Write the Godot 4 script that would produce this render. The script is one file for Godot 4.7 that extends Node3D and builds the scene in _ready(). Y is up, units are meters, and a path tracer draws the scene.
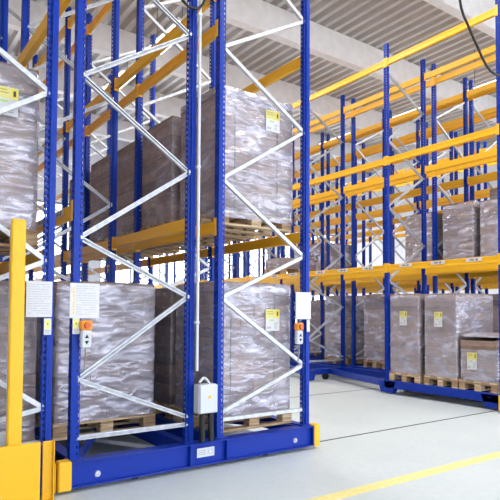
extends Node3D

# Mobile pallet racking in a bright hall. World: X = travel direction of the racks, Y up,
# racks run away along -Z (distances along that axis are written as positive "zf").

const DEPTH := 1.10        # depth of one row of uprights
const GAP := 0.274         # gap between the two rows of a rack
const ZEND := 4.263        # zf of the rack ends
const CEIL := 8.6
const LV1 := 2.25
const LV2 := 4.15

var meshes := {}
var M := {}
var used := {}

# ------------------------------------------------------------------ helpers
func at(x: float, y: float, zf: float) -> Vector3:
	return Vector3(x, y, -zf)

func numbered(called: String) -> String:
	var n: int = used.get(called, 0)
	used[called] = n + 1
	return called if n == 0 else "%s_%03d" % [called, n]

func thing(called: String, label: String, category: String, where := Vector3.ZERO, group := "") -> Node3D:
	var o := Node3D.new()
	o.name = numbered(called)
	add_child(o)
	o.position = where
	o.set_meta("label", label)
	o.set_meta("category", category)
	if group != "":
		o.set_meta("group", group)
	return o

func structure(called: String, label: String, category: String) -> Node3D:
	var o := Node3D.new()
	o.name = called
	add_child(o)
	o.set_meta("kind", "structure")
	o.set_meta("label", label)
	o.set_meta("category", category)
	return o

func part(parent: Node3D, called: String, mesh: Mesh, mat: Material, where := Vector3.ZERO, turn := Basis.IDENTITY) -> MeshInstance3D:
	var o := MeshInstance3D.new()
	o.mesh = mesh
	o.material_override = mat
	o.name = called
	parent.add_child(o, true)
	o.transform = Transform3D(turn, where)
	return o

func holder(parent: Node3D, called: String, where := Vector3.ZERO, turn := Basis.IDENTITY) -> Node3D:
	var o := Node3D.new()
	o.name = called
	parent.add_child(o, true)
	o.transform = Transform3D(turn, where)
	return o

class MB:
	var v := PackedVector3Array()
	var n := PackedVector3Array()
	var uv := PackedVector2Array()
	var ix := PackedInt32Array()
	func quad(a: Vector3, b: Vector3, c: Vector3, d: Vector3, out: Vector3, uvs: Array = []) -> void:
		var nn := (c - a).cross(b - a).normalized()
		var i := v.size()
		v.append_array([a, b, c, d])
		if nn.dot(out) < 0.0:
			nn = -nn
			ix.append_array([i, i + 2, i + 1, i, i + 3, i + 2])
		else:
			ix.append_array([i, i + 1, i + 2, i, i + 2, i + 3])
		n.append_array([nn, nn, nn, nn])
		if uvs.size() == 4:
			uv.append_array(uvs)
		else:
			var ab := (b - a).length()
			var ad := (d - a).length()
			uv.append_array([Vector2(0, 0), Vector2(ab, 0), Vector2(ab, ad), Vector2(0, ad)])
	func tri(a: Vector3, b: Vector3, c: Vector3, out: Vector3) -> void:
		var nn := (c - a).cross(b - a).normalized()
		var i := v.size()
		if nn.dot(out) < 0.0:
			nn = -nn
			v.append_array([a, c, b])
		else:
			v.append_array([a, b, c])
		n.append_array([nn, nn, nn])
		uv.append_array([Vector2(0, 0), Vector2(0.01, 0), Vector2(0, 0.01)])
		ix.append_array([i, i + 1, i + 2])
	func box(c: Vector3, s: Vector3) -> void:
		var h := s * 0.5
		for ax in 3:
			for sg in [-1.0, 1.0]:
				var nn := Vector3.ZERO
				nn[ax] = sg
				var u := Vector3.ZERO
				var w := Vector3.ZERO
				u[(ax + 1) % 3] = h[(ax + 1) % 3]
				w[(ax + 2) % 3] = h[(ax + 2) % 3]
				var o := c + nn * h[ax]
				quad(o - u - w, o + u - w, o + u + w, o - u + w, nn)
	func cbox(c: Vector3, s: Vector3, k: float) -> void:
		var h := s * 0.5
		var t := h - Vector3(k, k, k)
		for ax in 3:
			var b := (ax + 1) % 3
			var d := (ax + 2) % 3
			for sg in [-1.0, 1.0]:
				var nn := Vector3.ZERO
				nn[ax] = sg
				var u := Vector3.ZERO
				var w := Vector3.ZERO
				u[b] = t[b]
				w[d] = t[d]
				var o := c + nn * h[ax]
				quad(o - u - w, o + u - w, o + u + w, o - u + w, nn)
			# edges parallel to ax
			for sb in [-1.0, 1.0]:
				for sd in [-1.0, 1.0]:
					var p := Vector3.ZERO
					p[b] = sb * h[b]
					p[d] = sd * t[d]
					var q := Vector3.ZERO
					q[b] = sb * t[b]
					q[d] = sd * h[d]
					var l := Vector3.ZERO
					l[ax] = t[ax]
					var out := Vector3.ZERO
					out[b] = sb
					out[d] = sd
					quad(c + p - l, c + p + l, c + q + l, c + q - l, out)
		for sx in [-1.0, 1.0]:
			for sy in [-1.0, 1.0]:
				for sz in [-1.0, 1.0]:
					tri(c + Vector3(sx * h.x, sy * t.y, sz * t.z), c + Vector3(sx * t.x, sy * h.y, sz * t.z), c + Vector3(sx * t.x, sy * t.y, sz * h.z), Vector3(sx, sy, sz))
	# straight bar from a to b with a rectangular section: `wide` along side, `tall` across
	func bar(a: Vector3, b: Vector3, side: Vector3, wide: float, tall: float) -> void:
		var d := (b - a).normalized()
		var s := (side - d * side.dot(d)).normalized()
		var u := d.cross(s).normalized()
		s *= wide * 0.5
		u *= tall * 0.5
		quad(a - s + u, b - s + u, b + s + u, a + s + u, u)
		quad(a - s - u, b - s - u, b + s - u, a + s - u, -u)
		quad(a + s - u, b + s - u, b + s + u, a + s + u, s)
		quad(a - s - u, b - s - u, b - s + u, a - s + u, -s)
		quad(a - s - u, a + s - u, a + s + u, a - s + u, -d)
		quad(b - s - u, b + s - u, b + s + u, b - s + u, d)
	func tube(pts: Array, r: float, seg := 10) -> void:
		var base := v.size()
		var up := Vector3(0.31, 0.2, 0.93)
		for i in pts.size():
			var p: Vector3 = pts[i]
			var q: Vector3 = pts[min(i + 1, pts.size() - 1)]
			var o: Vector3 = pts[max(i - 1, 0)]
			var d := (q - o).normalized()
			var s := d.cross(up).normalized()
			var u := s.cross(d).normalized()
			for k in seg:
				var an := TAU * k / seg
				var nn := s * cos(an) + u * sin(an)
				v.append(p + nn * r)
				n.append(nn)
				uv.append(Vector2(float(k) / seg, float(i)))
		for i in pts.size() - 1:
			for k in seg:
				var a := base + i * seg + k
				var b := base + i * seg + (k + 1) % seg
				ix.append_array([a, b, a + seg, b, b + seg, a + seg])
		for e in [0, pts.size() - 1]:
			var c: Vector3 = pts[e]
			var d: Vector3 = (pts[0] - pts[1]) if e == 0 else (pts[-1] - pts[-2])
			for k in seg:
				tri(c, v[base + e * seg + k], v[base + e * seg + (k + 1) % seg], d)
	# round boss standing on a face: centre, axis, radius, height
	func disc(c: Vector3, ax: Vector3, r: float, tall: float, seg := 12) -> void:
		var s := ax.cross(Vector3(0.3, 0.9, 0.2)).normalized()
		var u := s.cross(ax).normalized()
		for k in seg:
			var a0 := TAU * k / seg
			var a1 := TAU * (k + 1) / seg
			var p := s * cos(a0) + u * sin(a0)
			var q := s * cos(a1) + u * sin(a1)
			quad(c + p * r, c + q * r, c + q * r * 0.9 + ax * tall, c + p * r * 0.9 + ax * tall, p + q)
			tri(c + ax * tall, c + p * r * 0.9 + ax * tall, c + q * r * 0.9 + ax * tall, ax)
	func done() -> ArrayMesh:
		var a := []
		a.resize(Mesh.ARRAY_MAX)
		a[Mesh.ARRAY_VERTEX] = v
		a[Mesh.ARRAY_NORMAL] = n
		a[Mesh.ARRAY_TEX_UV] = uv
		a[Mesh.ARRAY_INDEX] = ix
		var m := ArrayMesh.new()
		m.add_surface_from_arrays(Mesh.PRIMITIVE_TRIANGLES, a)
		return m

func cboxm(s: Vector3, k := 0.004) -> ArrayMesh:
	var key := "c%.4f_%.4f_%.4f_%.4f" % [s.x, s.y, s.z, k]
	if not meshes.has(key):
		var b := MB.new()
		b.cbox(Vector3.ZERO, s, k)
		meshes[key] = b.done()
	return meshes[key]

# ------------------------------------------------------------------ materials
func tex(img: Image) -> ImageTexture:
	img.generate_mipmaps()
	return ImageTexture.create_from_image(img)

func noise_img(w: int, h: int, freq: float, sd: int, oct := 4, type := FastNoiseLite.TYPE_SIMPLEX_SMOOTH) -> Image:
	var f := FastNoiseLite.new()
	f.seed = sd
	f.frequency = freq
	f.noise_type = type
	f.fractal_octaves = oct
	return f.get_seamless_image(w, h)

# maps one or two grey images to a ramp between two colours
func ramp_tex(g: Image, a: Color, b: Color, g2: Image = null, mixw := 0.5) -> ImageTexture:
	var w := g.get_width()
	var h := g.get_height()
	var out := Image.create(w, h, false, Image.FORMAT_RGB8)
	for y in h:
		for x in w:
			var t := g.get_pixel(x, y).r
			if g2 != null:
				t = lerpf(t, g2.get_pixel(x % g2.get_width(), y % g2.get_height()).r, mixw)
			out.set_pixel(x, y, a.lerp(b, t))
	return tex(out)

func mat(c: Color, rough := 0.5, metal := 0.0) -> StandardMaterial3D:
	var m := StandardMaterial3D.new()
	m.albedo_color = c
	m.roughness = rough
	m.metallic = metal
	return m

func triplanar(m: StandardMaterial3D, t: Texture2D, scale: Vector3, world := true) -> StandardMaterial3D:
	m.albedo_texture = t
	m.uv1_triplanar = true
	m.uv1_world_triplanar = world
	m.uv1_scale = scale
	return m

func make_materials() -> void:
	M.blue = mat(Color(0.0, 0.19, 0.60), 0.40)
	M.blue.metallic_specular = 0.35
	M.blue_base = mat(Color(0.0, 0.175, 0.59), 0.40)
	M.blue_base.metallic_specular = 0.4
	M.beam = mat(Color(0.94, 0.70, 0.10), 0.42)
	M.guard = mat(Color(0.93, 0.70, 0.02), 0.45)
	M.bumper = mat(Color(0.92, 0.70, 0.12), 0.6)
	var zn := noise_img(128, 128, 0.05, 4, 3)
	M.zinc = triplanar(mat(Color.WHITE, 0.42, 0.35), ramp_tex(zn, Color(0.70, 0.71, 0.73), Color(0.84, 0.85, 0.87)), Vector3(2, 2, 2))
	M.steel = mat(Color(0.30, 0.30, 0.31), 0.45, 0.8)
	M.steel_dark = mat(Color(0.16, 0.16, 0.165), 0.6, 0.4)
	M.bolt = mat(Color(0.78, 0.78, 0.80), 0.35, 0.6)
	M.white = mat(Color(0.80, 0.80, 0.81), 0.5)
	M.white_plastic = mat(Color(0.78, 0.79, 0.81), 0.4)
	M.grey_plastic = mat(Color(0.55, 0.56, 0.58), 0.5)
	M.black = mat(Color(0.03, 0.03, 0.032), 0.5)
	M.orange = mat(Color(0.93, 0.56, 0.10), 0.45)
	M.dark_orange = mat(Color(0.80, 0.36, 0.03), 0.4)
	M.strap = mat(Color(0.10, 0.17, 0.13), 0.5)
	M.wall = mat(Color(0.92, 0.92, 0.925), 0.85)
	M.concrete_beam = triplanar(mat(Color.WHITE, 0.8), ramp_tex(noise_img(128, 128, 0.03, 77, 4), Color(0.88, 0.87, 0.87), Color(0.93, 0.92, 0.92)), Vector3(0.7, 0.7, 0.7))
	M.deck = triplanar(mat(Color.WHITE, 0.5, 0.1), ramp_tex(noise_img(128, 128, 0.02, 31, 4), Color(0.78, 0.765, 0.755), Color(0.84, 0.825, 0.82)), Vector3(0.4, 0.4, 0.4))
	# concrete floor: fine grain over broad cloudy patches
	var f1 := noise_img(512, 512, 0.006, 11, 5)
	var f2 := noise_img(512, 512, 0.09, 12, 3)
	M.floor = triplanar(mat(Color.WHITE, 0.42), ramp_tex(f1, Color(0.76, 0.795, 0.80), Color(0.83, 0.855, 0.855), f2, 0.5), Vector3(0.22, 0.22, 0.22))
	# worn floor paint
	M.line = triplanar(mat(Color.WHITE, 0.55), ramp_tex(noise_img(256, 256, 0.05, 21, 5), Color(0.91, 0.83, 0.47), Color(0.95, 0.90, 0.66)), Vector3(1.3, 1.3, 1.3))
	# board edges: stacks of flat sheets seen from the side, lines run level
	M.card = []
	for k in 4:
		var rng := RandomNumberGenerator.new()
		rng.seed = 500 + k
		var g := noise_img(256, 256, 0.015, 60 + k, 4)
		var img := Image.create(256, 256, false, Image.FORMAT_RGB8)
		var lo: Color = [Color(0.40, 0.325, 0.29), Color(0.45, 0.37, 0.33), Color(0.37, 0.305, 0.28), Color(0.48, 0.40, 0.355)][k]
		var hi: Color = [Color(0.59, 0.49, 0.435), Color(0.63, 0.53, 0.47), Color(0.54, 0.455, 0.41), Color(0.67, 0.57, 0.50)][k]
		for y in 256:
			var row := rng.randf()
			if y % 16 == 0:
				row = 0.0
			for x in 256:
				img.set_pixel(x, y, lo.lerp(hi, clampf(0.55 * row + 0.6 * g.get_pixel(x, y).r - 0.05, 0, 1)))
		M.card.append(triplanar(mat(Color.WHITE, 0.85), tex(img), Vector3(1.5, 1.5, 1.5)))
	M.card_inside = mat(Color(0.30, 0.22, 0.17), 0.9)
	# wood
	M.wood = []
	for k in 3:
		var gw := FastNoiseLite.new()
		gw.seed = 90 + k
		gw.frequency = 0.02
		gw.fractal_octaves = 4
		var img2 := Image.create(256, 256, false, Image.FORMAT_RGB8)
		var lo2: Color = [Color(0.56, 0.44, 0.32), Color(0.64, 0.53, 0.40), Color(0.50, 0.39, 0.28)][k]
		var hi2: Color = [Color(0.78, 0.67, 0.52), Color(0.86, 0.77, 0.63), Color(0.72, 0.60, 0.47)][k]
		for y in 256:
			for x in 256:
				var t := gw.get_noise_2d(x * 0.5, y * 6.0) * 0.9 + 0.5
				img2.set_pixel(x, y, lo2.lerp(hi2, clampf(t, 0, 1)))
		M.wood.append(triplanar(mat(Color.WHITE, 0.8), tex(img2), Vector3(1.2, 1.2, 1.2)))
	# stretch film: clear sheet with wrinkles
	var wr := FastNoiseLite.new()
	wr.seed = 7
	wr.frequency = 0.012
	wr.fractal_octaves = 3
	wr.fractal_gain = 0.55
	var him := Image.create(512, 512, false, Image.FORMAT_RGB8)
	for y in 512:
		for x in 512:
			var tt := absf(wr.get_noise_2d(x * 0.35 + y * 0.3, y * 0.9 - x * 0.1)) * 1.5
			him.set_pixel(x, y, Color(tt, tt, tt))
	him.convert(Image.FORMAT_L8)
	him.convert(Image.FORMAT_RGBA8)
	him.bump_map_to_normal_map(14.0)
	var film_normal := tex(him)
	# folds and overlaps of the film are milkier than single layers
	var fo := FastNoiseLite.new()
	fo.seed = 19
	fo.frequency = 0.006
	fo.fractal_octaves = 3
	fo.fractal_type = FastNoiseLite.FRACTAL_RIDGED
	var pa := FastNoiseLite.new()
	pa.seed = 23
	pa.frequency = 0.008
	var fim := Image.create(512, 512, false, Image.FORMAT_RGBA8)
	for y in 512:
		for x in 512:
			var fold := clampf(fo.get_noise_2d(x * 0.35 + y * 0.35, y * 0.9 - x * 0.25) * 0.5 + 0.5, 0, 1)
			var patch := clampf(pa.get_noise_2d(x * 0.7, y * 1.6) * 0.9 + 0.45, 0, 1)
			fim.set_pixel(x, y, Color(0.93, 0.93, 0.96, clampf(0.32 + 0.34 * pow(fold, 3.0) * (0.15 + patch) + 0.42 * patch * patch, 0, 1)))
	var film_tex := tex(fim)
	M.film = []
	for k in 3:
		var m := mat(Color(0.93, 0.92, 0.96, [0.50, 0.80, 0.95][k]), 0.24, [0.25, 0.30, 0.28][k])
		m.albedo_texture = film_tex
		m.transparency = BaseMaterial3D.TRANSPARENCY_ALPHA
		m.normal_enabled = true
		m.normal_texture = film_normal
		m.normal_scale = 0.5
		m.uv1_scale = Vector3(0.65, 0.65, 1)
		m.metallic_specular = 0.7
		M.film.append(m)
	var gl := mat(Color(0.92, 0.96, 1.0, 0.06), 0.03)
	gl.transparency = BaseMaterial3D.TRANSPARENCY_ALPHA
	M.glass = gl
	M.frame_grey = mat(Color(0.52, 0.54, 0.56), 0.5, 0.2)
	var lamp := mat(Color(0.95, 0.95, 0.95), 0.4)
	lamp.emission_enabled = true
	lamp.emission = Color(1.0, 0.98, 0.95)
	lamp.emission_energy_multiplier = 4.0
	M.lamp = lamp
	# printed sheets
	M.label = print_mat(0)
	M.notice_a = print_mat(1)
	M.notice_b = print_mat(2)
	M.tag = print_mat(3)
	M.beam_tag = print_mat(4)
	M.plate_tag = print_mat(5)

func print_mat(kind: int) -> StandardMaterial3D:
	var w := 96
	var h := 120
	var rng := RandomNumberGenerator.new()
	rng.seed = 40 + kind
	var white := Color(0.80, 0.80, 0.81)
	var img: Image
	if kind == 4:
		w = 160; h = 40
	elif kind == 5:
		w = 120; h = 52
	elif kind == 3:
		w = 48; h = 100
	img = Image.create(w, h, false, Image.FORMAT_RGB8)
	img.fill(white)
	match kind:
		0: # yellow header, bar code and a little text
			img.fill_rect(Rect2i(0, 0, w, 50), Color(0.82, 0.79, 0.50))
			img.fill_rect(Rect2i(70, 4, 22, 40), Color(0.88, 0.80, 0.28))
			img.fill_rect(Rect2i(6, 10, 44, 5), Color(0.70, 0.63, 0.22))
			img.fill_rect(Rect2i(6, 22, 52, 5), Color(0.70, 0.63, 0.22))
			img.fill_rect(Rect2i(76, 12, 10, 24), Color(0.25, 0.24, 0.15))
			img.fill_rect(Rect2i(26, 56, 30, 10), Color(0.65, 0.78, 0.45))
			for i in 14:
				img.fill_rect(Rect2i(8 + i * 2 + (i % 3), 96, 1, 12), Color(0.3, 0.3, 0.32))
			for i in 4:
				img.fill_rect(Rect2i(58, 76 + i * 9, 18 + rng.randi() % 14, 3), Color(0.55, 0.55, 0.57))
		1, 2: # notice sheet with lines of writing
			for i in 13:
				var y := 10 + i * 8
				var x := 20 if kind == 2 else 6
				while x < w - 12:
					var l := 4 + rng.randi() % 14
					if rng.randf() < 0.85:
						img.fill_rect(Rect2i(x, y, mini(l, w - 6 - x), 2), Color(0.66, 0.67, 0.70))
					x += l + 3
			if kind == 2:
				for i in 8:
					img.fill_rect(Rect2i(8, 14 + i * 12, 7, 9), Color(0.90, 0.78, 0.50))
		3: # load sign: yellow block and a green mark
			img.fill_rect(Rect2i(6, 8, 36, 56), Color(0.90, 0.88, 0.50))
			for r in 16:
				img.fill_rect(Rect2i(24 - r / 2, 24 + r, maxi(1, r), 1), Color(0.35, 0.62, 0.25))
			for i in 3:
				img.fill_rect(Rect2i(8, 72 + i * 8, 30, 3), Color(0.6, 0.6, 0.62))
		4: # location strip
			for i in 9:
				img.fill_rect(Rect2i(38 + i * 5, 10, 2 + rng.randi() % 3, 20), Color(0.22, 0.23, 0.25))
			img.fill_rect(Rect2i(98, 9, 22, 22), Color(0.25, 0.26, 0.28))
			img.fill_rect(Rect2i(103, 14, 12, 5), white)
		5: # rating plate with an arrow
			for i in 3:
				img.fill_rect(Rect2i(8, 12 + i * 11, 52, 4), Color(0.62, 0.63, 0.66))
			img.fill_rect(Rect2i(72, 10, 38, 32), Color(0.72, 0.74, 0.78))
			for r in 14:
				img.fill_rect(Rect2i(88 + r, 12 + r, 2, 28 - 2 * r), Color(0.88, 0.88, 0.9))
	var m := mat(Color.WHITE, 0.55)
	m.albedo_texture = tex(img)
	return m

# thin printed sheet: front face carries the print (0..1 over the sheet), facing +z
func sheetm(w: float, h: float, thick := 0.002) -> ArrayMesh:
	var key := "s%.3f_%.3f_%.3f" % [w, h, thick]
	if meshes.has(key):
		return meshes[key]
	var b := MB.new()
	var a := Vector3(-w / 2, h / 2, thick)
	b.quad(a, Vector3(w / 2, h / 2, thick), Vector3(w / 2, -h / 2, thick), Vector3(-w / 2, -h / 2, thick), Vector3(0, 0, 1), [Vector2(0, 0), Vector2(1, 0), Vector2(1, 1), Vector2(0, 1)])
	var blank := [Vector2(0.01, 0.99), Vector2(0.02, 0.99), Vector2(0.02, 0.98), Vector2(0.01, 0.98)]
	b.quad(Vector3(-w / 2, h / 2, 0), Vector3(w / 2, h / 2, 0), Vector3(w / 2, -h / 2, 0), Vector3(-w / 2, -h / 2, 0), Vector3(0, 0, -1), blank)
	for s in [-1.0, 1.0]:
		b.quad(Vector3(s * w / 2, -h / 2, 0), Vector3(s * w / 2, h / 2, 0), Vector3(s * w / 2, h / 2, thick), Vector3(s * w / 2, -h / 2, thick), Vector3(s, 0, 0), blank)
		b.quad(Vector3(-w / 2, s * h / 2, 0), Vector3(w / 2, s * h / 2, 0), Vector3(w / 2, s * h / 2, thick), Vector3(-w / 2, s * h / 2, thick), Vector3(0, s, 0), blank)
	meshes[key] = b.done()
	return meshes[key]

# ------------------------------------------------------------------ rack parts
# omega-section upright, outer (slotted) face at x = 0, body towards +x, centred on z = 0
func upright_mesh(h: float) -> ArrayMesh:
	var key := "upright%.2f" % h
	if meshes.has(key):
		return meshes[key]
	var b := MB.new()
	var t := 0.004
	var n := int(h / 0.05)
	var p := h / n
	# front face: three vertical strips and rungs between the slots
	for zz in [[-0.037, -0.027], [-0.011, 0.011], [0.027, 0.037]]:
		b.box(Vector3(t / 2, h / 2, (zz[0] + zz[1]) / 2), Vector3(t, h, zz[1] - zz[0]))
	for zz in [-0.019, 0.019]:
		for i in n:
			b.quad(Vector3(0, i * p + p * 0.5, zz - 0.008), Vector3(0, (i + 1) * p, zz - 0.008), Vector3(0, (i + 1) * p, zz + 0.008), Vector3(0, i * p + p * 0.5, zz + 0.008), Vector3(-1, 0, 0))
	for s in [-1.0, 1.0]:
		# side of the wide part, with a pressed bead
		b.box(Vector3(0.0225, h / 2, s * (0.037 - t / 2)), Vector3(0.045, h, t))
		b.box(Vector3(0.022, h / 2, s * 0.0375), Vector3(0.010, h, 0.003))
		# step inwards
		b.box(Vector3(0.045 - t / 2, h / 2, s * 0.030), Vector3(t, h, 0.014))
		# narrow rear flange with bracing holes
		var zf: float = s * (0.026 - t / 2)
		b.box(Vector3(0.0475, h / 2, zf), Vector3(0.005, h, t))
		b.box(Vector3(0.069, h / 2, zf), Vector3(0.006, h, t))
		for i in n:
			b.box(Vector3(0.058, i * p + p * 0.25, zf), Vector3(0.016, p * 0.5, t))
		b.box(Vector3(0.0715, h / 2, s * 0.020), Vector3(t, h, 0.012))
	# cap
	b.box(Vector3(0.0225, h - 0.002, 0), Vector3(0.045, 0.004, 0.074))
	meshes[key] = b.done()
	return meshes[key]

# channel brace between two points in the frame plane, open side to the +z end, bolt at each end
func brace_mesh(a: Vector3, c: Vector3) -> ArrayMesh:
	var key := "brace%s%s" % [a, c]
	if meshes.has(key):
		return meshes[key]
	var b := MB.new()
	var d := (c - a).normalized()
	var u := Vector3(0, 0, 1).cross(d).normalized()
	var zb := Vector3(0, 0, -0.014)
	b.bar(a + zb, c + zb, Vector3(0, 0, 1), 0.003, 0.036)
	for s in [-1.0, 1.0]:
		b.bar(a + u * s * 0.0165, c + u * s * 0.0165, Vector3(0, 0, 1), 0.031, 0.003)
		b.bar(a + u * s * 0.013 + Vector3(0, 0, 0.014), c + u * s * 0.013 + Vector3(0, 0, 0.014), Vector3(0, 0, 1), 0.003, 0.009)
	for e in [a + d * 0.012, c - d * 0.012]:
		b.disc(e + Vector3(0, 0, 0.0155), Vector3(0, 0, 1), 0.010, 0.022, 8)
	meshes[key] = b.done()
	return meshes[key]

func add_frame(rack: Node3D, where: Vector3, turn: float, h: float, dep: float, drop := 0.0) -> void:
	var f := holder(rack, "upright_frame", where, Basis(Vector3.UP, turn))
	part(f, "upright", upright_mesh(h), M.blue, Vector3(0, 0.24, 0))
	part(f, "upright", upright_mesh(h), M.blue, Vector3(dep, 0.24, 0), Basis(Vector3.UP, PI))
	var outer := [0.855, 1.98, 3.295, 4.49, 5.70]
	var inner := [0.46, 1.53, 2.655, 3.92, 5.15]
	for i in 5:
		outer[i] -= drop
		inner[i] -= drop if i > 0 else 0.0
	var xo := 0.052
	var xi := dep - 0.052
	part(f, "brace", brace_mesh(Vector3(xo, 0.395, 0), Vector3(xi, 0.395, 0)), M.zinc)
	# the two sets lie in the frame plane; when the frame is turned the open side must still face the end
	for i in 5:
		if outer[i] < h + 0.1:
			part(f, "brace", brace_mesh(Vector3(xi, inner[i], 0), Vector3(xo, outer[i], 0)), M.zinc)
		if i < 4 and inner[i + 1] < h:
			part(f, "brace", brace_mesh(Vector3(xo, outer[i], 0), Vector3(xi, inner[i + 1], 0)), M.zinc)
	for x in [0.04, dep - 0.04]:
		part(f, "foot_plate", cboxm(Vector3(0.13, 0.008, 0.09), 0.002), M.blue_base, Vector3(x, 0.238, 0))

func beam_mesh(l: float) -> ArrayMesh:
	var key := "beam%.3f" % l
	if not meshes.has(key):
		var b := MB.new()
		b.cbox(Vector3(0.026, 0, 0), Vector3(0.044, 0.112, l), 0.006)
		b.cbox(Vector3(0.0115, 0.038, 0), Vector3(0.025, 0.034, l), 0.004)
		b.cbox(Vector3(0.0115, -0.038, 0), Vector3(0.025, 0.034, l), 0.004)
		meshes[key] = b.done()
	return meshes[key]

# one load beam with its hooked end connectors; outer side towards -x before turning
func add_beam(rack: Node3D, where: Vector3, turn: float, l: float, tags := 0) -> void:
	var bm := part(rack, "load_beam", beam_mesh(l), M.beam, where, Basis(Vector3.UP, turn))
	for s in [-1.0, 1.0]:
		var key := "connector%d" % int(s)
		if not meshes.has(key):
			var b := MB.new()
			b.cbox(Vector3(-0.004, 0, s * 0.022), Vector3(0.008, 0.165, 0.044), 0.002)
			b.cbox(Vector3(0.028, 0, s * -0.003), Vector3(0.056, 0.155, 0.006), 0.002)
			meshes[key] = b.done()
		part(bm, "end_connector", meshes[key], M.beam, Vector3(0, 0, s * l / 2))
	for i in tags:
		part(bm, "location_sticker", sheetm(0.26, 0.055), M.beam_tag, Vector3(-0.001, 0.020, l * ((i + 0.5) / tags - 0.5) * 0.94), Basis(Vector3.UP, -PI / 2))

# whole mobile rack: two rows of frames on one wheeled base
func make_rack(x0: float, bay: float, bays: int, h: float, levels: Array, label: String, bumpers := [0.085, 0.045], short_front := false, dep2 := DEPTH, gap2 := GAP, drop := 0.0) -> Node3D:
	var r := thing("mobile_pallet_rack", label, "pallet rack", at(x0, 0, ZEND), "mobile pallet racks")
	var wid := DEPTH + gap2 + dep2
	for k in bays + 1:
		add_frame(r, Vector3(0, 0, -(k * bay + 0.05)), 0.0, h, DEPTH, drop)
		add_frame(r, Vector3(wid, 0, -(k * bay + 0.05)), PI, h, dep2, drop)
	for k in bays:
		var zc := -(k * bay + 0.05 + bay / 2)
		for lv in levels:
			var y: float = lv - 0.056
			var tg := 3 if lv < 2.5 and k < 3 else 0
			add_beam(r, Vector3(0, y, zc), 0.0, bay - 0.086, tg)
			add_beam(r, Vector3(DEPTH, y, zc), PI, bay - 0.086)
			add_beam(r, Vector3(DEPTH + gap2, y, zc), 0.0, bay - 0.086)
			add_beam(r, Vector3(wid, y, zc), PI, bay - 0.086, tg)
	# base carriage
	var c := holder(r, "base_carriage")
	var total := bays * bay + 0.1
	for x in [0.05, DEPTH - 0.05, DEPTH + gap2 + 0.05, wid - 0.05]:
		var ll := bay + 0.1 if short_front and x < 0.1 else total
		part(c, "long_beam", cboxm(Vector3(0.1, 0.135, ll), 0.006), M.blue_base, Vector3(x, 0.1725, -ll / 2))
	for k in bays + 1:
		var z := -(k * bay + 0.05)
		part(c, "cross_beam", cboxm(Vector3(wid - 0.02, 0.11, 0.09), 0.005), M.blue_base, Vector3(wid / 2, 0.175, z))
		for x in [0.055, wid - 0.055]:
			part(c, "wheel_box", wheel_box(), M.blue_base, Vector3(x, 0, z if k > 0 else z - 0.14))
		for x in [DEPTH / 2, wid - dep2 / 2]:
			part(c, "wheel", wheel(), M.steel_dark, Vector3(x, 0.07, z))
	for k in bays:
		var z0 := -(k * bay + 0.1)
		var z1 := -((k + 1) * bay)
		for row in 2:
			var xa := 0.08 if row == 0 else wid - 0.08
			var xb := DEPTH - 0.08 if row == 0 else wid - dep2 + 0.08
			if short_front and row == 0 and k >= 1:
				if not meshes.has("heavy_tie"):
					var hb := MB.new()
					hb.bar(Vector3.ZERO, Vector3(0.62, 0, -bay + 0.02), Vector3.UP, 0.11, 0.09)
					meshes["heavy_tie"] = hb.done()
				part(c, "diagonal_tie", meshes["heavy_tie"], M.blue_base, Vector3(0.06, 0.17, z0 + 0.05))
				continue
			var key := "diag%.3f_%d_%.2f" % [bay, row, wid]
			if not meshes.has(key):
				var b := MB.new()
				b.bar(Vector3(0, 0, 0), Vector3(xb - xa, 0, z1 - z0), Vector3.UP, 0.055, 0.045)
				meshes[key] = b.done()
			part(c, "diagonal_tie", meshes[key], M.blue_base, Vector3(xa, 0.20, z0))
			key = "diag2%.3f_%d_%.2f" % [bay, row, wid]
			if not meshes.has(key):
				var b2 := MB.new()
				b2.bar(Vector3(0, 0, 0), Vector3(xa - xb, 0, z1 - z0), Vector3.UP, 0.03, 0.04)
				meshes[key] = b2.done()
			part(c, "diagonal_tie", meshes[key], M.zinc, Vector3(xb, 0.145, z0))
	# channel across the near end with flanges, stiffeners and bolt caps
	var e := MB.new()
	e.cbox(Vector3(wid / 2, 0.135, 0.012), Vector3(wid + 0.01, 0.196, 0.012), 0.003)
	e.cbox(Vector3(wid / 2, 0.230, 0.033), Vector3(wid + 0.01, 0.012, 0.054), 0.004)
	e.cbox(Vector3(wid / 2, 0.040, 0.033), Vector3(wid + 0.01, 0.012, 0.054), 0.004)
	for x in [0.0, DEPTH - 0.06, DEPTH + gap2 + 0.07, wid]:
		e.cbox(Vector3(x, 0.135, 0.034), Vector3(0.01, 0.185, 0.046), 0.002)
	part(c, "end_channel", e.done(), M.blue_base)
	for x in [0.21, wid - 0.22]:
		var d := MB.new()
		d.disc(Vector3.ZERO, Vector3(0, 0, 1), 0.026, 0.012, 16)
		d.disc(Vector3(0, 0, 0.012), Vector3(0, 0, 1), 0.012, 0.008, 6)
		part(c, "bolt_cap", d.done(), M.bolt, Vector3(x, 0.11, 0.018))
	for s in [0, 1]:
		var bw: float = bumpers[s]
		var x := -0.006 - bw / 2 if s == 0 else wid + 0.006 + bw / 2
		part(r, "rubber_bumper", cboxm(Vector3(bw, 0.225, 0.10), 0.010), M.bumper, Vector3(x, 0.135, 0.015))
	return r

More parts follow.
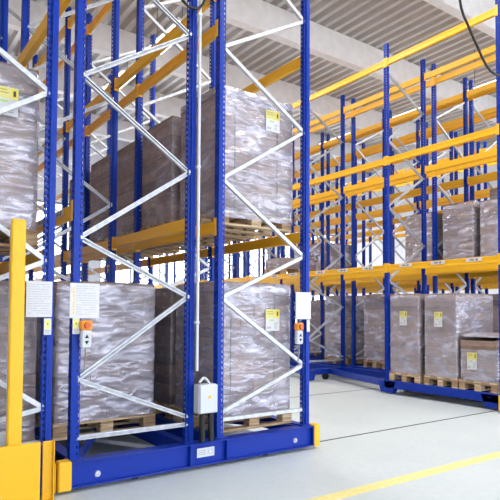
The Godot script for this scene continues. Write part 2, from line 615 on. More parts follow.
func wheel_box() -> ArrayMesh:
	if not meshes.has("wheel_box"):
		var b := MB.new()
		var hw := 0.055
		var p := [Vector2(-0.19, 0.22), Vector2(0.19, 0.22), Vector2(0.13, 0.025), Vector2(-0.13, 0.025)]
		for s in [-1.0, 1.0]:
			b.quad(Vector3(s * hw, p[0].y, p[0].x), Vector3(s * hw, p[1].y, p[1].x), Vector3(s * hw, p[2].y, p[2].x), Vector3(s * hw, p[3].y, p[3].x), Vector3(s, 0, 0))
		for i in 4:
			var q: Vector2 = p[i]
			var w: Vector2 = p[(i + 1) % 4]
			var m := (q + w) / 2 - Vector2(0, 0.12)
			b.quad(Vector3(-hw, q.y, q.x), Vector3(-hw, w.y, w.x), Vector3(hw, w.y, w.x), Vector3(hw, q.y, q.x), Vector3(0, m.y, m.x))
		for z in [-0.07, -0.03, 0.07, 0.11]:
			b.disc(Vector3(-hw, 0.18, z), Vector3(-1, 0, 0), 0.010, 0.006, 6)
		meshes["wheel_box"] = b.done()
	return meshes["wheel_box"]

func wheel() -> ArrayMesh:
	if not meshes.has("wheel"):
		var b := MB.new()
		b.disc(Vector3(0, 0, -0.03), Vector3(0, 0, 1), 0.072, 0.06, 20)
		b.disc(Vector3(0, 0, 0.03), Vector3(0, 0, -1), 0.072, 0.06, 20)
		meshes["wheel"] = b.done()
	return meshes["wheel"]

# ------------------------------------------------------------------ pallets and loads
const PH := 0.144

func make_pallet(where: Vector3, wx: float, dz: float, label: String, tone: int) -> Node3D:
	var p := thing("wooden_pallet", label, "pallet", where, "wooden pallets in the racks")
	var w0: Material = M.wood[tone % 3]
	var w1: Material = M.wood[(tone + 1) % 3]
	for i in 5:
		var bw: float = 0.125 if i % 2 == 0 else 0.10
		part(p, "deck_board", cboxm(Vector3(wx, 0.022, bw), 0.003), w0 if i % 2 == 0 else w1, Vector3(0, PH - 0.011, (dz - 0.125) * (i / 4.0 - 0.5)))
	for i in 3:
		part(p, "cross_board", cboxm(Vector3(0.125, 0.022, dz), 0.003), w1, Vector3((wx - 0.13) * (i - 1) * 0.5, PH - 0.033, 0))
		part(p, "bottom_board", cboxm(Vector3(wx, 0.022, 0.10), 0.003), w0, Vector3(0, 0.011, (dz - 0.10) * (i - 1) * 0.5))
		for j in 3:
			part(p, "block", cboxm(Vector3(0.125, 0.078, 0.10), 0.004), w1 if (i + j) % 2 == 0 else w0, Vector3((wx - 0.13) * (i - 1) * 0.5, 0.061, (dz - 0.10) * (j - 1) * 0.5))
	return p

func film_mesh(wx: float, dz: float, h: float, sd: int, low: float, open_top := false) -> ArrayMesh:
	var f := FastNoiseLite.new()
	f.seed = sd
	f.frequency = 1.0
	f.fractal_octaves = 3
	# outline of a rounded rectangle
	var ring := []
	var rr := 0.035
	var hx := wx / 2
	var hz := dz / 2
	var cs := [Vector2(hx - rr, hz - rr), Vector2(-hx + rr, hz - rr), Vector2(-hx + rr, -hz + rr), Vector2(hx - rr, -hz + rr)]
	var nx := 16
	for c in 4:
		for k in 5:
			var an := PI / 2 * (c + k / 4.0)
			ring.append([cs[c] + Vector2(cos(an), sin(an)) * rr, Vector2(cos(an), sin(an))])
		var a: Vector2 = ring[-1][0]
		var nrm := Vector2(cos(PI / 2 * (c + 1)), sin(PI / 2 * (c + 1)))
		var nc: Vector2 = cs[(c + 1) % 4] + nrm * rr
		for k in range(1, nx):
			ring.append([a.lerp(nc, float(k) / nx), nrm])
	var N := ring.size()
	var rows := []
	var nr := 26
	for i in nr + 1:
		rows.append([lerpf(low, h - 0.05, float(i) / nr), 0.0])
	if not open_top:
		rows.append_array([[h - 0.022, -0.008], [h - 0.006, -0.028], [h, -0.07], [h + 0.002, -0.16]])
	var v := PackedVector3Array()
	var uv := PackedVector2Array()
	var peri := 0.0
	for j in N + 1:
		var q: Vector2 = ring[j % N][0]
		var nn: Vector2 = ring[j % N][1]
		if j > 0:
			peri += q.distance_to(ring[(j - 1) % N][0])
		for i in rows.size():
			var y: float = rows[i][0]
			var inset: float = rows[i][1]
			var w := f.get_noise_3d(q.x * 2.2 + nn.x, y * 4.5 + q.x * 2.0, q.y * 2.2) * 0.5 + 0.5
			var dent := 0.005 + 0.016 * w
			var k2 := 1.0 + inset / minf(hx, hz)
			var pt := Vector2(q.x * k2, q.y * k2) + nn * dent
			var yy := y
			if inset < -0.05:
				yy += 0.012 * f.get_noise_2d(q.x * 9.0, q.y * 9.0 + inset * 30.0) + 0.006
			v.append(Vector3(pt.x, yy, pt.y))
			uv.append(Vector2(peri, -y))
	var R := rows.size()
	var st := SurfaceTool.new()
	st.begin(Mesh.PRIMITIVE_TRIANGLES)
	for k in v.size():
		st.set_uv(uv[k])
		st.set_smooth_group(0)
		st.add_vertex(v[k])
	for j in N:
		for i in R - 1:
			var a := j * R + i
			var b := a + R
			for ii in [a, a + 1, b, b, a + 1, b + 1]:
				st.add_index(ii)
	if not open_top:
		st.set_uv(Vector2(0, 0))
		st.set_smooth_group(0)
		st.add_vertex(Vector3(0, h + 0.012, 0))
		var cidx := v.size()
		for j in N:
			for ii in [j * R + R - 1, cidx, (j + 1) * R + R - 1]:
				st.add_index(ii)
	st.generate_normals()
	return st.commit()

# stack of board bundles wrapped in film. where = bottom centre on the pallet
func make_load(where: Vector3, wx: float, dz: float, h: float, label: String, opt := {}) -> Node3D:
	var sd: int = opt.get("seed", 1)
	var rng := RandomNumberGenerator.new()
	rng.seed = sd * 97 + 5
	var g := thing("wrapped_carton_stack", label, "carton stack", where, "film-wrapped carton stacks in the racks")
	var nx: int = opt.get("nx", 2)
	var nz: int = opt.get("nz", 2)
	var nl: int = opt.get("layers", int(round(h / 0.105)))
	var lh := h / nl
	var tone: int = opt.get("tone", 0)
	for l in nl:
		var split := nx if l % 5 != 3 else nx + 1
		var ltone := rng.randi() % 3
		for i in split:
			for k in nz:
				var cw := wx / split
				var cd := dz / nz
				var m := cboxm(Vector3(cw - 0.003, lh - 0.002, cd - 0.003), 0.0025)
				part(g, "carton", m, M.card[(tone + ltone + (rng.randi() % 4) / 3) % 4],
					Vector3(-wx / 2 + cw * (i + 0.5) + rng.randf_range(-0.004, 0.004), lh * (l + 0.5), -dz / 2 + cd * (k + 0.5) + rng.randf_range(-0.003, 0.003)))
	# bands round the stack
	if opt.get("straps", true):
		for x in [-0.30, 0.27]:
			var b := MB.new()
			var t := 0.002
			var w := 0.016
			for s in [-1.0, 1.0]:
				b.box(Vector3(x * wx, h / 2, s * (dz / 2 + t / 2 + 0.001)), Vector3(w, h + 2 * t, t))
			b.box(Vector3(x * wx, h + t / 2, 0), Vector3(w, t, dz + 2 * t))
			part(g, "strap", b.done(), M.strap)
	var fk: int = opt.get("film", 1)
	part(g, "stretch_film", film_mesh(wx, dz, h + 0.004, sd, 0.003 - opt.get("skirt", 0.0), opt.get("open", false)), M.film[fk])
	if opt.get("cover", false):
		part(g, "top_sheet", film_mesh(wx + 0.012, dz + 0.012, h + 0.012, sd + 3, h - 0.085), M.film[2])
	for lb in opt.get("labels", []):
		# [side ("z" end face, "x" aisle face), offset along the face, height]
		var sz: Vector2 = lb[3] if lb.size() > 3 else Vector2(0.18, 0.22)
		if lb[0] == "z":
			part(g, "shipping_label", sheetm(sz.x, sz.y), M.label, Vector3(lb[1], lb[2], dz / 2 + 0.020))
		else:
			part(g, "shipping_label", sheetm(sz.x, sz.y), M.label, Vector3(-wx / 2 - 0.020, lb[2], lb[1]), Basis(Vector3.UP, -PI / 2))
	return g

# pallet plus its load; z0..z1 are zf limits
func place(x0: float, x1: float, z0: float, z1: float, y: float, top: float, where: String, opt := {}) -> void:
	var c := at((x0 + x1) / 2, y, (z0 + z1) / 2)
	var sk: float = opt.get("skirt", 0.0)
	var ins := 0.05 if sk > 0.0 else 0.0
	make_pallet(c, x1 - x0 - ins, z1 - z0 - ins, "wooden pallet under " + where, opt.get("seed", 1))
	make_load(c + Vector3(0, PH, 0), x1 - x0 - 0.03, z1 - z0 - 0.03, top - y - PH, opt.get("lead", "film-wrapped carton stack") + " " + opt.get("say", where.trim_prefix("the stack ")), opt)

# ------------------------------------------------------------------ scene
func _ready() -> void:
	# camera
	var f := 547.84
	var yaw := 0.6113
	var pitch := 0.0379
	var roll := 0.0063
	var cam := Camera3D.new()
	cam.name = "camera"
	add_child(cam)
	var fwd := Vector3(sin(yaw) * cos(pitch), sin(pitch), -cos(yaw) * cos(pitch))
	var right := Vector3(cos(yaw), 0, sin(yaw))
	var up := right.cross(fwd)
	var r2 := right * cos(roll) + up * sin(roll)
	var u2 := up * cos(roll) - right * sin(roll)
	cam.transform = Transform3D(Basis(r2, u2, -fwd), Vector3(0, 1.386, 0))
	cam.projection = Camera3D.PROJECTION_FRUSTUM
	cam.near = 0.05
	cam.far = 200.0
	cam.size = cam.near * 500.0 / f
	cam.frustum_offset = Vector2((250.0 - 241.43) / f, (292.37 - 250.0) / f) * cam.near
	cam.current = true
	# overcast daylight
	var env := Environment.new()
	env.background_mode = Environment.BG_SKY
	var sm := ProceduralSkyMaterial.new()
	sm.sky_top_color = Color(0.80, 0.87, 0.97)
	sm.sky_horizon_color = Color(0.95, 0.97, 1.0)
	sm.ground_bottom_color = Color(0.85, 0.86, 0.87)
	sm.ground_horizon_color = Color(0.90, 0.91, 0.93)
	sm.sun_angle_max = 0.0
	var sky := Sky.new()
	sky.sky_material = sm
	env.sky = sky
	env.background_energy_multiplier = 6.0
	env.tonemap_mode = Environment.TONE_MAPPER_LINEAR
	env.tonemap_exposure = 1.2
	env.sdfgi_enabled = true
	env.ssao_enabled = true
	env.ssil_enabled = true
	var we := WorldEnvironment.new()
	we.environment = env
	we.name = "environment"
	add_child(we)

	make_materials()
	build_hall()
	build_racks()
	build_loads()
	build_fittings()

const HX0 := -1.75
const HX1 := 21.5
const HZ0 := -8.0      # zf of the glazed wall behind the camera
const HZ1 := 21.0

func build_hall() -> void:
	# floor slabs with sunk rails between them
	var fl := structure("floor", "pale grey polished concrete floor with sunk steel rails", "floor")
	var rails := [4.42, 6.98, 9.2, 11.4, 13.6, 15.8]
	var prev := HZ0
	for i in rails.size() + 1:
		var nxt: float = rails[i] - 0.018 if i < rails.size() else HZ1
		part(fl, "floor_slab", cboxm(Vector3(HX1 - HX0, 0.2, nxt - prev), 0.0004), M.floor, at((HX0 + HX1) / 2, -0.1, (nxt + prev) / 2))
		if i < rails.size():
			part(fl, "floor_rail", cboxm(Vector3(HX1 - HX0, 0.199, 0.035), 0.0004), M.steel_dark, at((HX0 + HX1) / 2, -0.1005, rails[i]))
			prev = rails[i] + 0.018
	var ln := thing("floor_marking", "faded yellow safety line painted across the concrete floor", "floor line", at(7.0, 0, 3.02))
	part(ln, "paint_stripe", cboxm(Vector3(22.0, 0.002, 0.125), 0.0008), M.line, Vector3(0, 0.001, 0), Basis(Vector3.UP, -0.004))
	# ceiling: trapezoid deck, ribs along the racks
	var ce := structure("ceiling", "grey corrugated metal roof deck on white beams", "ceiling")
	var b := MB.new()
	var pitch := 0.31
	var x := HX0
	var z0 := -HZ0
	var z1 := -HZ1
	while x < HX1:
		var prof := [Vector2(x, CEIL), Vector2(x + 0.11, CEIL), Vector2(x + 0.155, CEIL + 0.13), Vector2(x + 0.265, CEIL + 0.13), Vector2(x + pitch, CEIL)]
		for i in 4:
			var p: Vector2 = prof[i]
			var q: Vector2 = prof[i + 1]
			b.quad(Vector3(p.x, p.y, z0), Vector3(q.x, q.y, z0), Vector3(q.x, q.y, z1), Vector3(p.x, p.y, z1), Vector3((p.y - q.y) * -1.0, -absf(q.x - p.x), 0))
		x += pitch
	part(ce, "roof_deck", b.done(), M.deck)
	part(ce, "roof_skin", cboxm(Vector3(HX1 - HX0 + 0.6, 0.12, HZ1 - HZ0 + 0.6), 0.01), M.wall, at((HX0 + HX1) / 2, CEIL + 0.2, (HZ0 + HZ1) / 2))
	for i in 9:
		var zb := 9.87 + 0.12 + (i - 5) * 3.12
		if zb < HZ0 + 0.3 or zb > HZ1 - 0.2:
			continue
		part(ce, "roof_beam", cboxm(Vector3(HX1 - HX0, 0.70, 0.24), 0.015), M.concrete_beam, at((HX0 + HX1) / 2, CEIL - 0.35, zb))
	# walls
	wall_x("wall_left", HX0, "plain white hall wall on the left")
	var wr := structure("wall_right", "white hall wall on the right, glazed beside the open floor", "wall")
	part(wr, "wall_panel", cboxm(Vector3(0.3, CEIL + 0.4, HZ1 + 0.3 - 3.0), 0.01), M.wall, at(HX1 + 0.15, (CEIL + 0.4) / 2 - 0.1, (HZ1 + 0.3 + 3.0) / 2))
	glaze(wr, at(HX1 + 0.15, 0, (HZ0 - 0.3 + 3.0) / 2), Basis(Vector3.UP, -PI / 2), 3.0 - HZ0 + 0.3, 3, 0.15, 6.6, 40)
	var tr := structure("trim_1", "blue pipe running along the white right wall", "trim")
	var tb := MB.new()
	tb.tube([at(HX1 - 0.2, 6.55, HZ0), at(HX1 - 0.2, 6.55, HZ1)], 0.05, 10)
	part(tr, "pipe", tb.done(), M.blue)
	glazed_wall("wall_front", HZ0, 1, 0.15, 6.6, 1)
	glazed_wall("wall_rear", HZ1, -1, 0.3, 5.6, 20)

func wall_x(called: String, xx: float, label: String) -> void:
	var w := structure(called, label, "wall")
	part(w, "wall_panel", cboxm(Vector3(0.3, CEIL + 0.4, HZ1 - HZ0 + 0.6), 0.01), M.wall, at(xx + (0.15 if xx > 2.0 else -0.15), (CEIL + 0.4) / 2 - 0.1, (HZ0 + HZ1) / 2))

# wall across the hall with a run of large windows
func glazed_wall(called: String, zf: float, out: int, y0: float, y1: float, first: int) -> void:
	var w := structure(called, "white hall wall with a long run of windows", "wall")
	glaze(w, at((HX0 + HX1) / 2, 0, zf - 0.15 * out), Basis.IDENTITY, HX1 - HX0, 5, y0, y1, first)

func glaze(w: Node3D, where: Vector3, turn: Basis, wdt: float, n: int, y0: float, y1: float, first: int) -> void:
	part(w, "wall_panel", cboxm(Vector3(wdt, y0 + 0.1, 0.3), 0.01), M.wall, where + Vector3(0, (y0 - 0.1) / 2, 0), turn)
	part(w, "wall_panel", cboxm(Vector3(wdt, CEIL + 0.2 - y1, 0.3), 0.01), M.wall, where + Vector3(0, (y1 + CEIL + 0.2) / 2, 0), turn)
	var pier := 0.5
	var ww := (wdt - pier * (n + 1)) / n
	for i in n + 1:
		part(w, "wall_pier", cboxm(Vector3(pier, y1 - y0, 0.3), 0.01), M.wall, where + turn * Vector3(-wdt / 2 + pier / 2 + i * (ww + pier), (y0 + y1) / 2, 0), turn)
	for i in n:
		var wi := structure("window_" + str(first + i), "tall clear window in the hall wall", "window")
		wi.transform = Transform3D(turn, where + turn * Vector3(-wdt / 2 + pier + ww / 2 + i * (ww + pier), (y0 + y1) / 2, 0))
		var hh := y1 - y0
		for s in [-1.0, 1.0]:
			part(wi, "window_frame", cboxm(Vector3(ww, 0.08, 0.1), 0.008), M.frame_grey, Vector3(0, s * (hh / 2 - 0.04), 0))
			part(wi, "window_frame", cboxm(Vector3(0.08, hh - 0.16, 0.1), 0.008), M.frame_grey, Vector3(s * (ww / 2 - 0.04), 0, 0))
		for k in 2:
			part(wi, "mullion", cboxm(Vector3(0.06, hh - 0.16, 0.08), 0.006), M.frame_grey, Vector3((k - 0.5) * ww / 3, 0, 0))
		for k in 3:
			part(wi, "pane", cboxm(Vector3(ww / 3 - 0.07, hh - 0.16, 0.012), 0.001), M.glass, Vector3((k - 1) * ww / 3, 0, 0))

const XA := 1.383           # near rack
const XB := 7.59            # rack across the aisle
const RACKW := 2.474
const PITCH := 2.622

func build_racks() -> void:
	make_rack(XA, 1.85, 7, 5.66, [LV1, LV2, 5.70], "blue mobile pallet rack in the middle, end frames facing the camera", [0.105, 0.08], false, 1.13, 0.25)
	make_rack(XA - PITCH, 1.85, 7, 5.66, [1.88, 3.80, 5.70], "blue mobile pallet rack cut off at the left edge behind the yellow post", [0.085, 0.015], false, DEPTH, GAP, 0.2)
	make_rack(XB, 2.095, 6, 5.97, [LV1, LV2, 5.92], "blue mobile pallet rack across the open aisle on the right", [0.13, 0.045], true)
	make_rack(XB + PITCH, 2.095, 6, 5.97, [LV1, LV2, 5.92], "blue mobile pallet rack directly behind the right-hand aisle rack")
	make_rack(XB + 2 * PITCH, 2.095, 6, 5.97, [LV1, LV2, 5.92], "blue mobile pallet rack farthest right, by the white wall")

func build_loads() -> void:
	var y0 := 0.243
	var RR := XA + DEPTH + 0.25       # right row of the near rack
	# near rack, right row
	place(RR + 0.045, RR + 1.02, 4.42, 5.22, y0, 1.68, "the floor-level stack behind the right end frame of the middle rack",
		{"seed": 3, "cover": true, "film": 1, "labels": [["z", 0.22, 0.93]], "tone": 3})
	place(RR + 0.08, RR + 1.05, 4.42, 5.22, LV1, 3.62, "the upper stack behind the right end frame of the middle rack",
		{"seed": 4, "cover": true, "skirt": 0.075, "film": 1, "labels": [["z", 0.18, 0.98]], "tone": 1})
	var nth := ["second", "third", "fourth", "fifth", "sixth", "seventh", "eighth"]
	var zs := [5.30, 6.25, 7.10, 8.1, 8.95, 9.95, 10.8]
	for i in 4:
		place(RR + 0.04, RR + 1.04, zs[i], zs[i] + 0.78, y0, 1.66 + 0.02 * (i % 2), "the %s floor-level stack back in the right half of the middle rack" % nth[i],
			{"seed": 10 + i, "film": 0, "tone": i, "straps": false})
	for i in 4:
		place(RR + 0.03, RR + 1.04, zs[i], zs[i] + 0.78, LV1, 3.56 - 0.03 * (i % 2), "the %s upper-level stack back in the right half of the middle rack" % nth[i],
			{"seed": 20 + i, "film": 0, "tone": i + 1, "straps": false})
	# near rack, left row
	place(XA + 0.06, XA + 1.06, 4.95, 5.75, y0, 1.665, "the silvery floor-level stack behind the middle rack's left end frame",
		{"seed": 31, "film": 2, "tone": 0, "lead": "silvery film-wrapped carton stack", "say": "at floor level behind the left end frame of the middle rack", "straps": false})
	place(XA + 0.06, XA + 1.06, 6.3, 7.1, y0, 1.62, "the second floor-level stack back in the left half of the middle rack", {"seed": 32, "film": 1, "straps": false})
	# left rack, right row
	var LX := XA - PITCH + RACKW
	place(LX - 1.12, LX - 0.085, 4.42, 5.15, 1.88, 3.30, "the upper stack at the left edge above the yellow post",
		{"seed": 41, "film": 1, "tone": 1, "labels": [["z", 0.255, 0.97]], "straps": false})
	place(LX - 1.10, LX - 0.06, 4.45, 5.2, y0, 1.62, "the stack at floor level at the left edge behind the yellow post",
		{"seed": 42, "film": 0, "tone": 2, "labels": [["z", 0.10, 0.93]], "straps": false})
	place(LX - 1.10, LX - 0.06, 5.3, 6.05, y0, 1.64, "the second floor-level stack back in the left-edge rack", {"seed": 43, "film": 0, "straps": false})
	place(LX - 1.10, LX - 0.06, 6.3, 7.05, 1.88, 3.2, "the second upper-level stack back in the left-edge rack", {"seed": 44, "film": 0, "straps": false})
	# rack across the aisle, front row
	place(XB + 0.02, XB + 1.08, 5.74, 6.37, y0, 1.725, "the labelled grey stack beside the right rack's middle upright",
		{"seed": 51, "film": 1, "tone": 0, "labels": [["x", 0.0, 0.93, Vector2(0.15, 0.24)]], "lead": "grey film-wrapped carton stack", "say": "with a label, beside the middle upright of the right rack", "straps": false, "nx": 2, "nz": 1})
	place(XB + 0.02, XB + 1.08, 5.045, 5.655, y0, 1.715, "the tall grey stack behind the low open stack",
		{"seed": 52, "film": 1, "tone": 0, "labels": [["x", -0.02, 0.92, Vector2(0.15, 0.24)]], "lead": "tall grey film-wrapped carton stack", "say": "directly behind the low open stack in the right rack", "straps": false, "nx": 2, "nz": 1})
	low_open_stack()
	# rack across the aisle, back row
	var BR := XB + DEPTH + GAP
	place(BR + 0.02, BR + 1.06, 7.60, 8.22, y0, 1.80, "the dark stack deep in the right rack's empty bay",
		{"seed": 61, "film": 1, "tone": 0, "straps": false, "lead": "dark film-wrapped carton stack", "say": "deep in the right rack's empty bay, beside the middle upright"})
	place(BR + 0.02, BR + 1.06, 8.78, 9.42, y0, 1.80, "the dark stack just past the middle rack's corner upright",
		{"seed": 62, "film": 1, "tone": 2, "straps": false, "lead": "dark film-wrapped carton stack", "say": "deep in the right rack, past the middle rack's corner upright"})
	place(BR + 0.02, BR + 1.06, 4.40, 5.02, y0, 1.74, "the back-row stack directly behind the low open stack", {"seed": 63, "film": 0, "straps": false})
	place(BR + 0.02, BR + 1.06, 5.05, 5.66, y0, 1.74, "the back-row stack directly behind the tall grey stack", {"seed": 64, "film": 0, "straps": false})
	place(BR + 0.02, BR + 1.06, 5.60, 6.26, LV1, 3.44, "the brown upper stack in the right rack, right of its paired uprights",
		{"seed": 71, "film": 1, "tone": 0, "straps": false, "lead": "brown film-wrapped carton stack", "say": "on the right rack's upper level, right of the paired uprights"})
	place(BR + 0.02, BR + 1.06, 6.46, 7.12, LV1, 3.36, "the brown upper stack in the right rack, left of its paired uprights",
		{"seed": 72, "film": 1, "tone": 2, "straps": false, "lead": "brown film-wrapped carton stack", "say": "on the right rack's upper level, left of the paired uprights"})
	place(BR + 0.02, BR + 1.06, 4.86, 5.50, LV1, 3.40, "the whitish upper stack near the right edge",
		{"seed": 73, "film": 2, "tone": 3, "straps": false, "lead": "whitish shiny film-wrapped carton stack", "say": "on the right rack's upper level near the right edge"})
	# racks behind
	var CX := XB + PITCH
	place(CX + 0.02, CX + 1.06, 5.40, 6.05, LV1, 3.88, "the tall dark upper stack in the second rack back on the right",
		{"seed": 81, "film": 0, "tone": 0, "straps": false, "lead": "tall dark carton stack", "say": "on the second rack back's upper level, at the right edge"})
	place(CX + 0.02, CX + 1.06, 10.7, 11.4, LV1, 3.3, "the nearer pale upper stack in the second rack back",
		{"seed": 82, "film": 1, "tone": 3, "straps": false, "lead": "pale carton stack", "say": "on the upper level of the second rack back, nearer of a pair"})
	place(CX + 0.02, CX + 1.06, 11.5, 12.2, LV1, 3.3, "the farther pale upper stack in the second rack back",
		{"seed": 83, "film": 1, "tone": 3, "straps": false, "lead": "pale carton stack", "say": "on the upper level of the second rack back, farther of a pair"})
	place(CX + 0.02, CX + 1.06, 10.75, 11.4, y0, 1.75, "the floor-level stack far back in the second right-hand rack", {"seed": 84, "film": 0, "straps": false})
	place(XB + 0.02, XB + 1.06, 13.0, 13.65, y0, 1.75, "the floor-level stack far along the right rack's front row", {"seed": 85, "film": 0, "straps": false})
	place(XB + 0.02, XB + 1.06, 9.30, 9.95, LV1, 2.62, "the brown upper stack far along the right rack's front row", {"seed": 86, "film": 0, "straps": false})

# half-height stack with an open box top, nearest pallet of the right rack
func low_open_stack() -> void:
	var c := at(XB + 0.55, 0.243, 4.71)
	make_pallet(c, 1.06, 0.62, "wooden pallet under the low open stack at the right rack's near end", 1)
	var wx := 1.03
	var dz := 0.56
	var h := 0.52
	var g := make_load(c + Vector3(0, PH, 0), wx, dz, h, "low carton stack with open top and torn film, near end of right rack",
		{"seed": 53, "film": 1, "tone": 0, "layers": 5, "nx": 2, "nz": 1, "open": true, "straps": false, "labels": [["x", -0.08, 0.30, Vector2(0.16, 0.26)]]})
	# open box rim, low on the aisle side, with a lid lifted over it
	var b := MB.new()
	var t := 0.012
	b.box(Vector3(-wx / 2 + t / 2, 0.045, 0), Vector3(t, 0.09, dz))
	b.box(Vector3(wx / 2 - t / 2, 0.075, 0), Vector3(t, 0.15, dz))
	for s in [-1.0, 1.0]:
		b.quad(Vector3(-wx / 2 + t, 0, s * dz / 2), Vector3(wx / 2 - t, 0, s * dz / 2), Vector3(wx / 2 - t, 0.15, s * dz / 2), Vector3(-wx / 2 + t, 0.10, s * dz / 2), Vector3(0, 0, s))
		b.quad(Vector3(-wx / 2 + t, 0, s * (dz / 2 - t)), Vector3(wx / 2 - t, 0, s * (dz / 2 - t)), Vector3(wx / 2 - t, 0.15, s * (dz / 2 - t)), Vector3(-wx / 2 + t, 0.10, s * (dz / 2 - t)), Vector3(0, 0, -s))
		b.quad(Vector3(-wx / 2 + t, 0.10, s * dz / 2), Vector3(wx / 2 - t, 0.15, s * dz / 2), Vector3(wx / 2 - t, 0.15, s * (dz / 2 - t)), Vector3(-wx / 2 + t, 0.10, s * (dz / 2 - t)), Vector3(0, 1, 0))
	part(g, "open_box_rim", b.done(), M.card[1], Vector3(0, h, 0))
	var fl := MB.new()
	fl.bar(Vector3(-wx / 2 + 0.01, 0.165, 0), Vector3(wx / 2, 0.158, 0), Vector3(0, 0, 1), dz + 0.02, 0.010)
	part(g, "box_lid", fl.done(), M.card[3], Vector3(0, h, 0))
	part(g, "lid_film", film_mesh(wx * 0.98, dz, 0.025, 9, 0.0), M.film[2], Vector3(0.0, h + 0.168, 0))

func build_fittings() -> void:
	# yellow guard with a post, left front
	var g := thing("column_guard", "yellow steel guard post with a wide kick plate at the left edge", "guard post", at(0.927, 0, 4.10))
	part(g, "post", cboxm(Vector3(0.098, 2.045, 0.05), 0.010), M.guard, Vector3(0, 1.0225, 0.0))
	part(g, "kick_plate", cboxm(Vector3(0.62, 0.455, 0.014), 0.004), M.guard, Vector3(-0.135, 0.228, 0.034))
	part(g, "side_plate", cboxm(Vector3(0.080, 0.43, 0.014), 0.004), M.guard, Vector3(0.252, 0.222, -0.050))
	part(g, "side_plate", cboxm(Vector3(0.010, 0.43, 0.04), 0.003), M.guard, Vector3(0.287, 0.222, -0.036))
	part(g, "base_plate", cboxm(Vector3(0.48, 0.014, 0.09), 0.004), M.guard, Vector3(0.05, 0.007, -0.015))
	# white pipe and small box on the left rack
	var p := thing("cable_conduit", "thin white cable pipe on the rack beside the yellow post", "conduit", at(0.905, 0.24, 4.215))
	var b := MB.new()
	b.tube([Vector3(0, 0, 0), Vector3(0, 1.77, 0)], 0.009, 10)
	part(p, "pipe", b.done(), M.white_plastic)
	part(p, "junction_box", cboxm(Vector3(0.10, 0.11, 0.05), 0.006), M.white_plastic, Vector3(-0.045, 0.23, 0))
	# notice sheets
	notice(at(1.122, 1.482, ZEND - 0.008), Vector2(0.19, 0.27), M.notice_a, "white notice sheet of small print right of the yellow post")
	notice(at(1.470, 1.477, ZEND - 0.008), Vector2(0.235, 0.275), M.notice_b, "white notice sheet with yellow side marks on the middle rack's left upright")
	notice(at(3.735, 1.466, ZEND - 0.03), Vector2(0.20, 0.275), M.white, "blank white panel on the corner upright beside the aisle", 0.012)
	notice(at(1.188, 1.275, ZEND - 0.004), Vector2(0.055, 0.125), M.tag, "small load tag below the notice sheet right of the yellow post")
	notice(at(1.405, 1.278, ZEND - 0.004), Vector2(0.055, 0.125), M.tag, "small load tag on the middle rack's left upright below its notice")
	notice(at(3.832, 1.26, ZEND - 0.004), Vector2(0.04, 0.125), M.white, "narrow white tag under the blank panel on the corner upright", 0.003)
	notice(at(2.586, 0.143, ZEND - 0.03), Vector2(0.18, 0.08), M.plate_tag, "white rating plate on the blue base between the end frames")
	pendant(at(1.476, 1.105, ZEND - 0.03), "orange and white push-button pendant on the middle rack's left upright")
	pendant(at(3.683, 1.075, ZEND - 0.03), "orange and white push-button pendant by the corner upright at the aisle")
	# electrical box between the two end frames
	var e := thing("electrical_box", "white electrical box with black hoses between the end frames", "electrical box", at(2.558, 0.500, ZEND - 0.115))
	part(e, "enclosure", cboxm(Vector3(0.19, 0.255, 0.10), 0.010), M.white_plastic, Vector3(0, 0.128, -0.05))
	part(e, "lid", cboxm(Vector3(0.18, 0.245, 0.016), 0.006), M.white_plastic, Vector3(0, 0.128, 0.006))
	part(e, "warning_mark", cboxm(Vector3(0.028, 0.028, 0.003), 0.001), M.guard, Vector3(0.005, 0.145, 0.0152), Basis(Vector3(0, 0, 1), PI / 4))
	for x in [-0.045, 0.045]:
		var hb := MB.new()
		hb.tube([Vector3(x, 0.01, -0.03), Vector3(x, -0.12, -0.03), Vector3(x + 0.006, -0.245, -0.03)], 0.026, 12)
		part(e, "hose", hb.done(), M.black)
	var cb := MB.new()
	var pts := []
	for i in 9:
		var t := i / 8.0
		pts.append(Vector3(-0.075 + 0.12 * t, 0.25 + 0.06 * sin(PI * minf(1.0, 0.12 + t)), -0.03))
	cb.tube(pts, 0.012, 8)
	part(e, "cable_bend", cb.done(), M.white_plastic)
	# white conduit up the inner left upright
	var cd := thing("cable_conduit", "white cable pipe rising beside the upright above the electrical box", "conduit", at(2.488, 0.80, ZEND - 0.03))
	var cdb := MB.new()
	cdb.tube([Vector3(0, 0.07, 0), Vector3(0, 5.0, 0)], 0.014, 12)
	part(cd, "pipe", cdb.done(), M.white_plastic)
	for y in [0.5, 1.9, 3.3]:
		part(cd, "clip", cboxm(Vector3(0.04, 0.025, 0.04), 0.004), M.white_plastic, Vector3(-0.006, y, 0))
	# trailing power cables
	var c1 := thing("power_cable", "black power cable hanging in a loop at the top edge", "cable", at(2.40, 4.11, 4.19))
	part(c1, "cord", cable([Vector3(-0.42, 1.6, 0), Vector3(-0.30, 0.7, 0), Vector3(-0.20, 0.16, 0), Vector3(-0.10, 0.02, 0), Vector3(0.0, 0.0, 0), Vector3(0.08, 0.05, 0), Vector3(0.12, 0.16, 0), Vector3(0.13, 0.6, 0)], 0.013), M.black)
	var c2 := thing("power_cable", "long black power cable drooping towards the top right corner", "cable", at(6.47, 5.58, 4.2))
	part(c2, "cord", cable([Vector3(-0.25, 2.6, 0.0), Vector3(-0.12, 1.0, 0), Vector3(0, 0, 0), Vector3(0.18, -0.284, 0), Vector3(0.415, -0.535, 0), Vector3(0.655, -0.75, 0), Vector3(0.935, -0.777, 0), Vector3(1.25, -0.60, 0), Vector3(1.5, 0.0, 0)], 0.017), M.black)
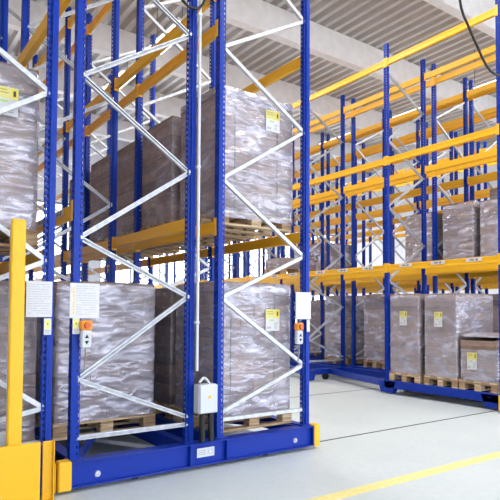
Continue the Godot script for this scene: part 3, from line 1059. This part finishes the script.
	# ceiling lights
	for row in 2:
		var lx: float = [5.5, 13.6][row]
		for i in 7:
			var zc := 7.8 + (i - 4) * 2.9
			ceiling_light(at(lx, 7.45, zc), "%s bright tube light in the %s ceiling row" % [["first", "second", "third", "fourth", "fifth", "sixth", "seventh"][i], ["aisle", "right-hand"][row]])

func notice(where: Vector3, s: Vector2, m: Material, label: String, thick := 0.004) -> void:
	var n := thing("notice_sheet" if s.y > 0.2 else "tag", label, "notice" if s.y > 0.2 else "tag", where)
	part(n, "sheet", sheetm(s.x, s.y, thick), m)

func pendant(where: Vector3, label: String) -> void:
	var n := thing("control_pendant", label, "control box", where)
	part(n, "body", cboxm(Vector3(0.082, 0.14, 0.05), 0.010), M.white_plastic, Vector3(0, 0.07, 0))
	part(n, "head", cboxm(Vector3(0.092, 0.075, 0.056), 0.010), M.orange, Vector3(0, 0.178, 0))
	var b := MB.new()
	b.disc(Vector3.ZERO, Vector3(0, 0, 1), 0.026, 0.022, 16)
	part(n, "stop_button", b.done(), M.dark_orange, Vector3(0, 0.178, 0.027))
	for k in 2:
		var t := MB.new()
		var s := 1.0 if k == 0 else -1.0
		for zz in [0.0, 0.006]:
			t.tri(Vector3(-0.016, -0.012 * s, zz), Vector3(0.016, -0.012 * s, zz), Vector3(0, 0.016 * s, zz), Vector3(0, 0, 1 if zz > 0 else -1))
		t.quad(Vector3(-0.016, -0.012 * s, 0), Vector3(0.016, -0.012 * s, 0), Vector3(0.016, -0.012 * s, 0.006), Vector3(-0.016, -0.012 * s, 0.006), Vector3(0, -s, 0))
		t.quad(Vector3(-0.016, -0.012 * s, 0), Vector3(0, 0.016 * s, 0), Vector3(0, 0.016 * s, 0.006), Vector3(-0.016, -0.012 * s, 0.006), Vector3(-1, s, 0))
		t.quad(Vector3(0.016, -0.012 * s, 0), Vector3(0, 0.016 * s, 0), Vector3(0, 0.016 * s, 0.006), Vector3(0.016, -0.012 * s, 0.006), Vector3(1, s, 0))
		part(n, "arrow_key", t.done(), M.black, Vector3(0, 0.09 - 0.045 * k, 0.025))
	var c := MB.new()
	c.tube([Vector3(0, 0.0, 0), Vector3(0.004, -0.07, -0.002), Vector3(-0.004, -0.18, -0.01)], 0.007, 8)
	part(n, "cable", c.done(), M.grey_plastic)

func cable(ctrl: Array, r: float) -> ArrayMesh:
	var cv := Curve3D.new()
	for i in ctrl.size():
		var a: Vector3 = ctrl[max(i - 1, 0)]
		var c: Vector3 = ctrl[min(i + 1, ctrl.size() - 1)]
		var tan := (c - a) / 6.0
		cv.add_point(ctrl[i], -tan, tan)
	var pts := []
	var l := cv.get_baked_length()
	var n := 40
	for i in n + 1:
		pts.append(cv.sample_baked(l * i / n, true))
	var b := MB.new()
	b.tube(pts, r, 10)
	return b.done()

func ceiling_light(where: Vector3, label: String) -> void:
	var n := thing("ceiling_light", label, "ceiling light", where, "tube lights under the roof")
	part(n, "housing", cboxm(Vector3(0.42, 0.07, 1.55), 0.012), M.white, Vector3(0, 0.06, 0))
	part(n, "diffuser", cboxm(Vector3(0.38, 0.04, 1.5), 0.012), M.lamp, Vector3(0, 0.005, 0))
	for z in [-0.6, 0.6]:
		part(n, "hanger_rod", cboxm(Vector3(0.012, CEIL - where.y - 0.09, 0.012), 0.002), M.steel, Vector3(0, 0.095 + (CEIL - where.y - 0.09) / 2, z))
	var a := AreaLight3D.new()
	a.name = "lamp"
	a.area_size = Vector2(0.38, 1.5)
	a.light_energy = 9.0
	a.light_color = Color(1.0, 0.98, 0.95)
	a.shadow_enabled = true
	n.add_child(a)
	a.position = Vector3(0, -0.03, 0)
	a.rotation.x = -PI / 2
